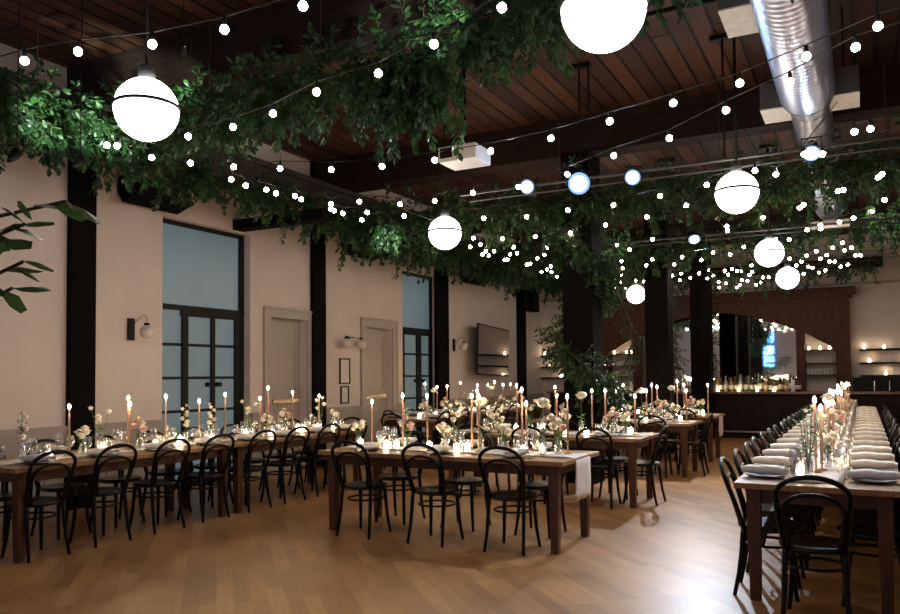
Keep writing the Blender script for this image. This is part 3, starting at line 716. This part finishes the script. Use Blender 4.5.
# ------------------------------------------------------------------ wall fittings on the left wall
def sconce(y,z,two,label):
    t=thing('wall_sconce',label,'wall light',(XL,y,z))
    if not two:
        MB().box(0,.03,-.045,.045,-.12,.15).build('back_plate','steel',t)
        MB().tube([(.03,0,.05),(.12,.02,.14),(.2,.04,.19),(.235,.045,.16),(.24,.045,.08)],.006,6).build('arm','brass',t,True)
        MB().lathe([(.001,.09),(.03,.085),(.035,.06),(.03,.055)],12,(.24,.045,0)).build('cap','steel',t,True)
        MB().sphere((.24,.045,-.02),.085,18,12).build('opal_globe','pinkg',t,True)
    else:
        MB().lathe([(.05,0),(.05,.02)],16,m=Matrix.Rotation(PI/2,4,'Y')).build('back_plate','steel',t)
        MB().tube([(.02,0,0),(.14,0,.02)],.008,6).tube([(.14,-.22,.02),(.14,.24,.0)],.007,6).build('arm','steel',t,True)
        for dy in(-.2,.24):
            MB().lathe([(.001,.0),(.03,-.005),(.035,-.035)],12,(.14,dy,.02)).build('cap','steel',t,True)
            MB().sphere((.14,dy,-.1),.085,18,12).build('opal_globe','pinkg',t,True)
sconce(6.46,2.05,False,'single opal globe wall sconce on a black plate, between the first post and window')
sconce(10.95,2.13,True,'wall sconce with two opal globes above the framed prints')
sconce(14.92,2.12,False,'small opal globe wall sconce right of the third black post')
for (y0,y1,z0,z1,n) in[(10.73,11.03,1.34,1.78,'taller upper framed print on the wall by the second post'),(10.76,10.99,1.0,1.3,'smaller lower framed print on the wall by the second post')]:
    t=thing('picture_frame',n,'picture',(XL,(y0+y1)/2,z0)); w=(y1-y0)/2; h=z1-z0
    f=MB(); f.box(.0,.025,-w,-w+.02,0,h).box(0,.025,w-.02,w,0,h).box(0,.025,-w+.02,w-.02,0,.02).box(0,.025,-w+.02,w-.02,h-.02,h); f.build('frame','steel',t)
    MB().box(0,.012,-w+.02,w-.02,.02,h-.02).build('print','print',t)
t=thing('wall_television','large glossy dark television screen hung tilted on the wall right of the third post','television',(XL+.2,16.62,2.04)); t.rotation_euler=(R(-1),R(1.5),R(7))
MB().box(-.03,.0,-1.2,1.2,-.58,.58).build('casing','steel',t); MB().box(.0,.006,-1.17,1.17,-.55,.55).build('screen','screen',t)
MB().box(-.11,-.03,-.15,.15,-.15,.15).build('wall_bracket','steel',t)
def speaker(y,z,label):
    t=thing('wall_speaker',label,'speaker',(XL+.02,y,z))
    MB().prism([(-.0,.0),(.1,-.14),(.34,-.06),(.3,.16),(.02,.18)],-.42,.42).build('cabinet','post',t)
    MB().box(.34,.345,-.3,.3,-.05,.12,m=Matrix.Translation((0,0,0))).build('grille','steel',t); return t
speaker(6.66,3.72,'black wedge loudspeaker high on the wall between first post and first window')
speaker(11.2,3.7,'black wedge loudspeaker high on the wall above the second door')
speaker(15.6,3.68,'black wedge loudspeaker high on the wall above the television')
t=thing('column_speaker','tall narrow black loudspeaker mounted high on the last wall post','speaker',(XL+.36,18.6,3.1))
MB().box(-.06,.16,-.24,.16,0,.75).build('cabinet','post',t,bevel=.02); MB().box(.16,.165,-.2,.12,.04,.71).build('grille','steel',t)

# ------------------------------------------------------------------ duct, projector, hanging bars and stage lights
t=thing('spiral_duct','shiny galvanised spiral air duct hanging under the ceiling boards','duct',(-.4,0,4.13))
def duct(y0,y1,r0,r1,step,name):
    mb=MB(); n=int((y1-y0)/step); vs=[];fs=[]; K=40
    for i in range(n+1):
        y=y0+(y1-y0)*i/n; r=r0+(r1-r0)*i/n+(.007 if i%4==0 else 0)
        for j in range(K): a=2*PI*j/K; vs.append((r*math.cos(a),y,r*math.sin(a)))
    for i in range(n):
        for j in range(K): fs.append((i*K+j,i*K+(j+1)%K,(i+1)*K+(j+1)%K,(i+1)*K+j))
    mb.add(vs,fs).build(name,'galv',t,True)
duct(2.0,7.95,.237,.237,.02,'main_run'); duct(7.95,8.3,.237,.185,.02,'reducer'); duct(8.3,13.7,.185,.185,.02,'narrow_run')
e=MB().tube([(0,13.7,0),(0,13.78,0)],.215,24); e.build('end_cap','galv',t,True)
g=MB(); g.box(-.28,.28,13.3,13.7,-.36,-.3); g.tube([(-.05,13.4,-.3),(-.12,13.45,-.2),(0,13.5,-.15)],.012,6); g.build('end_grille','boxg',t)
for y in (3.5,7.2,11.4): MB().tube([(-.0,y,.2),(0,y,.84)],.006,6).build('hanger','steel',t)
for i,(x,y,sz,h,n) in enumerate([(-.72,5.95,.25,.24,'white-bottomed grey box diffuser left of the near part of the spiral duct'),(-.7,8.32,.23,.26,'grey box diffuser left of the duct reducer'),(-.09,8.22,.23,.26,'grey box diffuser right of the duct reducer')]):
    t=thing('box_diffuser',n,'vent',(x,y,4.05)); w=.13
    MB().box(-w,w,-sz,sz,0.012,h).build('plenum','boxd',t); MB().box(-w,w,-sz,sz,0,.012).build('face_plate','boxg',t)
    MB().box(-.01,.01,-.01,.01,h,4.48-4.05 if 0 else .94).build('hanger','steel',t)
t=thing('ceiling_pipe','thin dark pipe running across the ceiling boards between the first two beams','pipe',(0,6.88,4.7))
MB().tube([(XL+.05,0,0),(XR-.05,0,0)],.026,8).build('pipe','steel',t,True)
for x in (-6,-3,0,3): MB().tube([(x,0,0),(x,0,.3)],.008,6).build('hanger','steel',t)
t=thing('projector','white ceiling projector hanging on a black pole','projector',(-3.86,7.6,3.84)); 
MB().box(-.23,.23,-.2,.2,-.02,.15).build('housing','white',t,bevel=.012)
MB().box(-.2,-.05,-.21,-.195,.02,.13).build('lens_panel','steel',t); MB().box(-.15,.15,-.14,.14,.15,.17).build('mount_plate','steel',t)
MB().tube([(0,0,.15),(0,0,1.1)],.022,10).build('pole','post',t,True)
M['lenshalo']=emis('lens_halo_glow',(.3,.5,1),.55)  # faint blue emission imitating the flare around a stage lamp
M['railm']=pbr('bar_metal',(.05,.05,.05),.5,metal=.2,var=.1)
for k,(y,x0,x1,rods,n) in enumerate([(8.35,-4.3,2.6,[(-2.77,-2.66),(-1.21,-1.09),(1.2,1.32)],'front hanging pipe bar carrying the stage lights'),(12.77,-4.2,2.6,[(-2.77,-2.66),(-1.21,-1.09),(1.2,1.32)],'rear hanging pipe bar in front of the duct end')]):
    t=thing('hanging_light_bar',n,'lighting bar',(0,y,3.68))
    MB().tube([(x0,0,0),(x1,0,0)],.018,8).build('pipe','railm',t,True); MB().tube([(x0,.25,-.03),(x1,.25,-.03)],.012,8).build('pipe','railm',t,True)
    for a,b in rods: MB().tube([(a,0,0),(a,0,1.32)],.012,6).tube([(b,.0,0),(b,0,1.32)],.012,6).box(a-.12,b+.03,-.04,.04,1.27,1.32).build('hanger_rods','steel',t)
def stage(loc,aim,label,cool=True,power=0,size=40,r=.065,lens='lens',col=(.75,.85,1),cord=False):
    d=(Vector(aim)-Vector(loc)).normalized(); rot=d.to_track_quat('-Z','Y').to_euler()
    t=thing('stage_light',label,'stage light',loc)
    ps=[MB().openlathe([(r+.012,-.02),(r+.012,.05),(r*.8,.16),(r*.5,.2),(.001,.2)],18).build('can','steel',t,True),
        MB().lathe([(.001,-.012),(r,-.01),(r,.0),(.001,.0)],18).build('lens',lens,t,True),
        MB().openlathe([(r,-.002),(r*1.4,-.004)],18).build('lens_halo_rim','lenshalo' if lens=='lens' else 'steel',t,True),  # stage lights: halo painted as a glowing ring; clip lights: plain steel rim
        MB().tube([(-r-.03,0,.05),(-r-.03,.1,.12),(r+.03,.1,.12),(r+.03,0,.05)],.008,6).build('yoke','steel',t)]
    for o in ps: o.rotation_euler=rot
    if cord: MB().tube([(0,0,.03),(0,.01,4.99-loc[2])],.005,5).build('cord','steel',t)
    if power:
        l=bpy.data.lights.new('stage_beam','SPOT'); l.energy=power; l.spot_size=R(size); l.spot_blend=.6; l.color=col; l.shadow_soft_size=.05
        o=bpy.data.objects.new('stage_beam',l); COL.objects.link(o); o.location=Vector(loc)+d*.06; o.rotation_euler=rot
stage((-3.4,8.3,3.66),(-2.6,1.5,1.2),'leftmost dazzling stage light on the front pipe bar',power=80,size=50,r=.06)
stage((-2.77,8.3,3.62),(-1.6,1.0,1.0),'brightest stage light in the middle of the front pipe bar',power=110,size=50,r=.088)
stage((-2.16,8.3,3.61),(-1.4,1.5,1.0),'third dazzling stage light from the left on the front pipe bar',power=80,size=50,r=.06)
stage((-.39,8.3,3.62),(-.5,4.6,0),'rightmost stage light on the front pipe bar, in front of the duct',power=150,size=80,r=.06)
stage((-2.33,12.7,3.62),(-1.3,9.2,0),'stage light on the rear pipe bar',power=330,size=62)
stage((1.3,12.7,3.62),(-1.4,9.5,0),'unseen right stage light on the rear pipe bar',power=500,size=60) if 0 else None

# ------------------------------------------------------------------ globes
def make_globe():
    t=thing('globe_pendant','x','pendant lamp')
    MB().sphere((0,0,0),.213,28,18).build('glass_globe','globe',t,True)
    MB().tube([(.212*math.cos(2*PI*k/32),.212*math.sin(2*PI*k/32),.02) for k in range(32)],.013,6,closed=True).build('metal_band','steel',t,True)
    MB().lathe([(.001,.3),(.05,.3),(.06,.21),(.05,.205)],14).build('cap','boxd',t,True)
    MB().tube([(0,0,.3),(0,0,5.0-3.31)],.009,6).build('stem_pole','steel',t,True)
    return t
GL=Kind(make_globe)
for x,y,n in[(-1.11,3.75,'big nearest glowing globe pendant at the top of the photo'),(-4.3,3.64,'glowing globe pendant at upper left half covered by leaves'),(-4.72,8.71,'glowing globe pendant beside the left leaf garland'),(-1.09,8.29,'glowing globe pendant in front of the middle leaf garland'),
  (-1.22,12.72,'third glowing globe pendant along the right row'),(-1.24,16.28,'farthest glowing globe pendant of the right row'),(-4.58,17.71,'small far glowing globe pendant by the second column'),
  (-1.11,-.8,'unseen globe pendant behind the camera, added to light the walls'),(3.0,3.75,'globe pendant right of the picture, near row'),(3.0,8.3,'globe pendant right of the picture, second row'),(3.0,12.7,'globe pendant right of the picture, third row'),(-5.3,-3.1,'globe pendant by the wall behind the camera, one of a close pair'),(-5.8,-3.3,'other globe pendant of the close pair by the wall behind the camera')]:  # right-row globe behind the camera is unseen, added for wall light
    GL.put((x,y,3.31),rnd.uniform(0,1),n,'globe pendants')

# ------------------------------------------------------------------ string lights
bulbme=MB().sphere((0,0,-.058),.0245,10,7); sockme=MB().lathe([(.011,-.04),(.013,-.03),(.013,.0),(.006,.012),(.001,.012)],8)
b0=s0=None
for si,st in enumerate(STR):
    st=sorted(st,key=(lambda p:p[1]) if si==4 else (lambda p:p[0]))
    near=st[0][1]
    nm='string of warm globe bulbs, %s from the camera, slung across the room'%ORD[si] if si!=4 else 'string of warm globe bulbs running along the left leaf garland'
    t=thing('string_light',nm,'string light',(st[0][0],st[0][1],3.41),0,'string lights overhead'); ox,oy=st[0]
    c=MB(); P=[]
    a,b=st[0],st[-1]
    if si==4: ends=((a[0],a[1]-.6),(b[0],b[1]+1.0))
    else: ends=((max(a[0]-.5,-6.8),a[1]+(a[1]-st[1][1])*.3),(min(b[0]+1.2,2),b[1]+(b[1]-st[-2][1])))
    full=[ends[0]]+st+[ends[1]]
    if si in(5,): pass
    for (x0,y0),(x1,y1) in zip(full[:-1],full[1:]):
        for k in range(4): P.append((x0+(x1-x0)*k/4-ox,y0+(y1-y0)*k/4-oy,.012-.02*math.sin(PI*k/4)*0))
    P.append((full[-1][0]-ox,full[-1][1]-oy,.012)); P[0]=(P[0][0],P[0][1],.3); P[-1]=(P[-1][0],P[-1][1],.3)
    c.tube(P,.0042,5).build('cable','steel',t)
    for x,y in st:
        if b0 is None: b0=bulbme.build('bulb','bulb',t,True); s0=sockme.build('socket','steel',b0,True); b,s_=b0,s0
        else:
            b=b0.copy(); COL.objects.link(b); b.parent=t; s_=s0.copy(); COL.objects.link(s_); s_.parent=b
        b.location=(x-ox,y-oy,0)

# ------------------------------------------------------------------ greenery
def garland(label,path,rad,sprigs,seed,droop=.6,L=(.18,.42),lw=(.09,.042),mat='leaf',name='leaf_garland'):
    q=random.Random(seed); t=thing(name,label,'garland',path[0]); o=Vector(path[0])
    P=[Vector(p)-o for p in path]; seg=[(P[i+1]-P[i]).length for i in range(len(P)-1)]; tot=sum(seg)
    def at(s_):
        for i,l in enumerate(seg):
            if s_<=l or i==len(seg)-1: return P[i].lerp(P[i+1],min(1,s_/l))
            s_-=l
    core=MB(); core.tube([at(tot*i/40)+Vector((q.uniform(-.03,.03),q.uniform(-.03,.03),q.uniform(-.03,.03))) for i in range(41)],.015,5)
    lf=MB()
    for k in range(int(sprigs*tot)):
        s_=q.uniform(0,tot); c=at(s_); dens=.75+.5*noise.noise(Vector((s_*1.3,seed,0)))
        d=Vector((q.gauss(0,1),q.gauss(0,1),q.gauss(-droop*.5,.8))).normalized(); c=c+d*q.uniform(0,rad*.55)*dens
        ln=q.uniform(*L)*(1.6 if q.random()<.06 else 1)
        if ln>L[1]: d.z=-abs(d.z)-.8; d.normalize()
        p=c.copy(); n=max(3,int(ln/.045)); prev=p.copy(); pts=[p.copy()]
        for j in range(n):
            d=(d+Vector((0,0,-.12*droop))).normalized(); p=p+d*(ln/n); pts.append(p.copy())
            side=d.orthogonal().normalized(); side.rotate(Matrix.Rotation(q.uniform(0,6.28),3,d))
            for sg in(-1,1): leaf(lf,p,(d*.8+side*sg*.9+Vector((0,0,-.25))),lw[0]*q.uniform(.7,1.25),lw[1]*q.uniform(.8,1.2),(q.gauss(0,.5),q.gauss(0,.5),1))
        leaf(lf,p,d,lw[0],lw[1])
        core.tube([pts[0],pts[len(pts)//2],pts[-1]],.003,3)
    if path[0][2]>3.5 and path[-1][2]>3.5:
        for p in P[1:-1] if len(P)>3 else P[1:2]: core.tube([p,Vector((p.x,p.y,4.99-o.z))],.004,4)
    core.build('branches','bark',t); tag(lf.build('leaves',mat,t),kind='stuff'); return t
garland('thick leafy garland running along the girder above the left wall',[(-6.75,3.3,4.0),(-6.8,4.5,3.97),(-6.8,5.8,4.08)],.38,125,1)
garland('slim leafy garland along the girder above the first window',[(-6.85,5.9,3.82),(-6.85,8.0,3.86),(-6.9,9.8,3.84)],.2,80,21,L=(.14,.32))
garland('bushy leafy garland along the girder from the second to the last wall post',[(-6.85,9.8,3.84),(-6.85,12,3.82),(-6.9,15,3.9),(-6.9,18.9,3.95)],.34,80,22)
garland('leafy garland on the first cross beam overhead, nearest the camera',[(-6.9,5.5,4.15),(-5.6,5.5,4.12),(-4.2,5.45,4.1),(-3.0,5.45,4.2),(-2.1,5.5,4.45),(-1.0,5.5,4.55),(2,5.5,4.5)],.42,100,2)
garland('hanging leaf bunch below the first cross beam garland',[(-3.55,5.4,4.0),(-3.3,5.4,3.95),(-3.0,5.4,4.1)],.25,150,3,droop=1.6,L=(.25,.5))
garland('leafy garland across the second cross beam over the pendant globe',[(-7.0,9.95,3.85),(-5.6,9.95,3.9),(-3.6,9.95,3.85),(-1.5,9.95,3.85),(.3,9.95,3.9),(3,9.95,3.9)],.4,85,4)
garland('leafy garland across the third cross beam near the bar',[(-7.0,14.2,3.9),(-5,14.2,3.8),(-3.3,14.2,3.8),(-1.5,14.2,3.9),(1,14.2,4.0),(3,14.2,4.0)],.4,70,5)
garland('leafy garland across the last cross beam in front of the bar wall',[(-6.9,18.3,3.9),(-4.5,18.3,3.8),(-2,18.3,3.75),(.2,18.3,3.8)],.3,32,6)
def helix(x,y,r,z0,z1,turns,ph,n=26): return [(x+r*math.cos(ph+2*PI*turns*i/n),y+r*math.sin(ph+2*PI*turns*i/n),z1+(z0-z1)*i/n) for i in range(n+1)]
garland('leafy vine spiralling down the nearest freestanding column',helix(-3.38,10.2,.31,1.0,3.8,1.75,R(150)),.24,160,7,droop=.9,L=(.12,.3),lw=(.07,.034))
garland('leafy vine hanging down the left side of the last column by the bar',[(-3.75,17.7,3.7),(-3.85,17.7,2.9),(-3.7,17.65,2.2),(-3.75,17.7,1.5)],.18,55,8,droop=1,L=(.12,.28),lw=(.06,.03))
garland('leafy vine hanging left of the middle freestanding column',[(-3.8,14.1,3.7),(-3.95,14.1,3.0),(-3.75,14.15,2.3),(-3.8,14.1,1.4)],.12,38,9,droop=1,L=(.1,.24),lw=(.055,.028))
# small work lights clipped in the foliage that light the leaves
for loc,aim,n,p in[((-6.0,3.8,3.3),(-6.55,4.5,3.92),'left clip light shining into the upper left foliage',110),((-5.9,4.3,3.35),(-6.5,5.1,4.0),'right clip light shining into the upper left foliage',90),
   ((-5.0,4.6,4.2),(-5.9,5.3,4.3),'clip light by the upper left globe shining on the leaves',60),((-2.3,4.5,4.15),(-2.9,5.2,4.3),'clip light shining on the near cross beam leaves',60),
   ((-6.0,9.3,3.2),(-6.6,10.3,3.78),'clip light shining on the garland beside the second post',50),((-3.3,13.0,3.9),(-4.0,14.0,3.95),'clip light shining on the third cross beam garland',60),((.2,13.0,3.9),(.38,14.0,3.95),'clip light shining on the far right garland',50)]:
    stage(loc,aim,n,power=p,size=42,r=.03,lens='lensw',col=(.8,1,.85),cord=True)
# potted tree at the left edge: trunk out of frame, leaves reach in
t=thing('potted_tree','tall potted tree whose dark broad leaves reach in at the left edge','tree',(-3.9,1.75,0))
MB().lathe([(.2,0),(.24,.05),(.27,.42),(.25,.43),(.24,.4),(.001,.4)],20).build('pot','pot',t,True)
br=MB(); br.tube([(0,0,.4),(.03,.0,1.0),(0,.05,1.6),(.05,0,2.2)],.025,7)
lf=MB(); q=random.Random(9)
tips=[((.05,0,2.15),(1.0,.3,2.2)),((.03,0,1.95),(.88,.2,2.1)),((0,.03,1.75),(.84,.22,1.95)),((0,0,1.6),(.8,.2,1.84)),((0,0,1.9),(.9,.1,2.02)),((.05,0,2.2),(.4,-.2,2.5)),((0,0,1.7),(-.5,.3,2.1)),((0,0,1.9),(-.3,-.5,2.3)),((0,0,2.0),(.3,-.6,2.0))]
for a,b in tips:
    a,b=Vector(a),Vector(b); m_=a.lerp(b,.5)+Vector((0,0,-.05)); br.tube([a,m_,b],.008,5)
    for k in range(13):
        p=a.lerp(b,.08+.92*k/12); leaf(lf,p,(b-a).normalized()+Vector((q.uniform(-.5,.5),q.uniform(-.6,.6),q.uniform(-1,.15))),q.uniform(.12,.2),q.uniform(.08,.12),(q.gauss(0,.4),q.gauss(0,.4),1))
br.build('branches','bark',t,True); lf.build('leaves','leafd',t)

# ------------------------------------------------------------------ camera, world, view
cd=bpy.data.cameras.new('camera'); cam=bpy.data.objects.new('camera',cd); COL.objects.link(cam); scene.camera=cam
cd.sensor_width=36; cd.lens=770/900*36; cd.shift_y=.04679; cd.clip_start=.05
yaw=R(28.15);tilt=R(2.0);roll=R(.5)
f=Vector((-math.sin(yaw)*math.cos(tilt),math.cos(yaw)*math.cos(tilt),math.sin(tilt))); r0=Vector((math.cos(yaw),math.sin(yaw),0)); u0=r0.cross(f)
r_=r0*math.cos(roll)-u0*math.sin(roll); u_=r_.cross(f)
mt=Matrix((r_,u_,-f)).transposed().to_4x4(); mt.translation=Vector((0,0,1.46)); cam.matrix_world=mt
w=bpy.data.worlds.new('world'); scene.world=w; w.use_nodes=True; w.node_tree.nodes['Background'].inputs[0].default_value=(.05,.08,.12,1); w.node_tree.nodes['Background'].inputs[1].default_value=.3
scene.view_settings.view_transform='Standard'; scene.view_settings.look='None'; scene.view_settings.gamma=1; scene.view_settings.use_curve_mapping=False
scene.view_settings.exposure=1.28
scene.cycles.use_denoising=True; scene.cycles.max_bounces=7; scene.cycles.transparent_max_bounces=16; scene.cycles.diffuse_bounces=4; scene.cycles.glossy_bounces=3
scene.cycles.sample_clamp_indirect=6; scene.cycles.caustics_reflective=False; scene.cycles.caustics_refractive=False
scene.cycles.use_light_tree=True
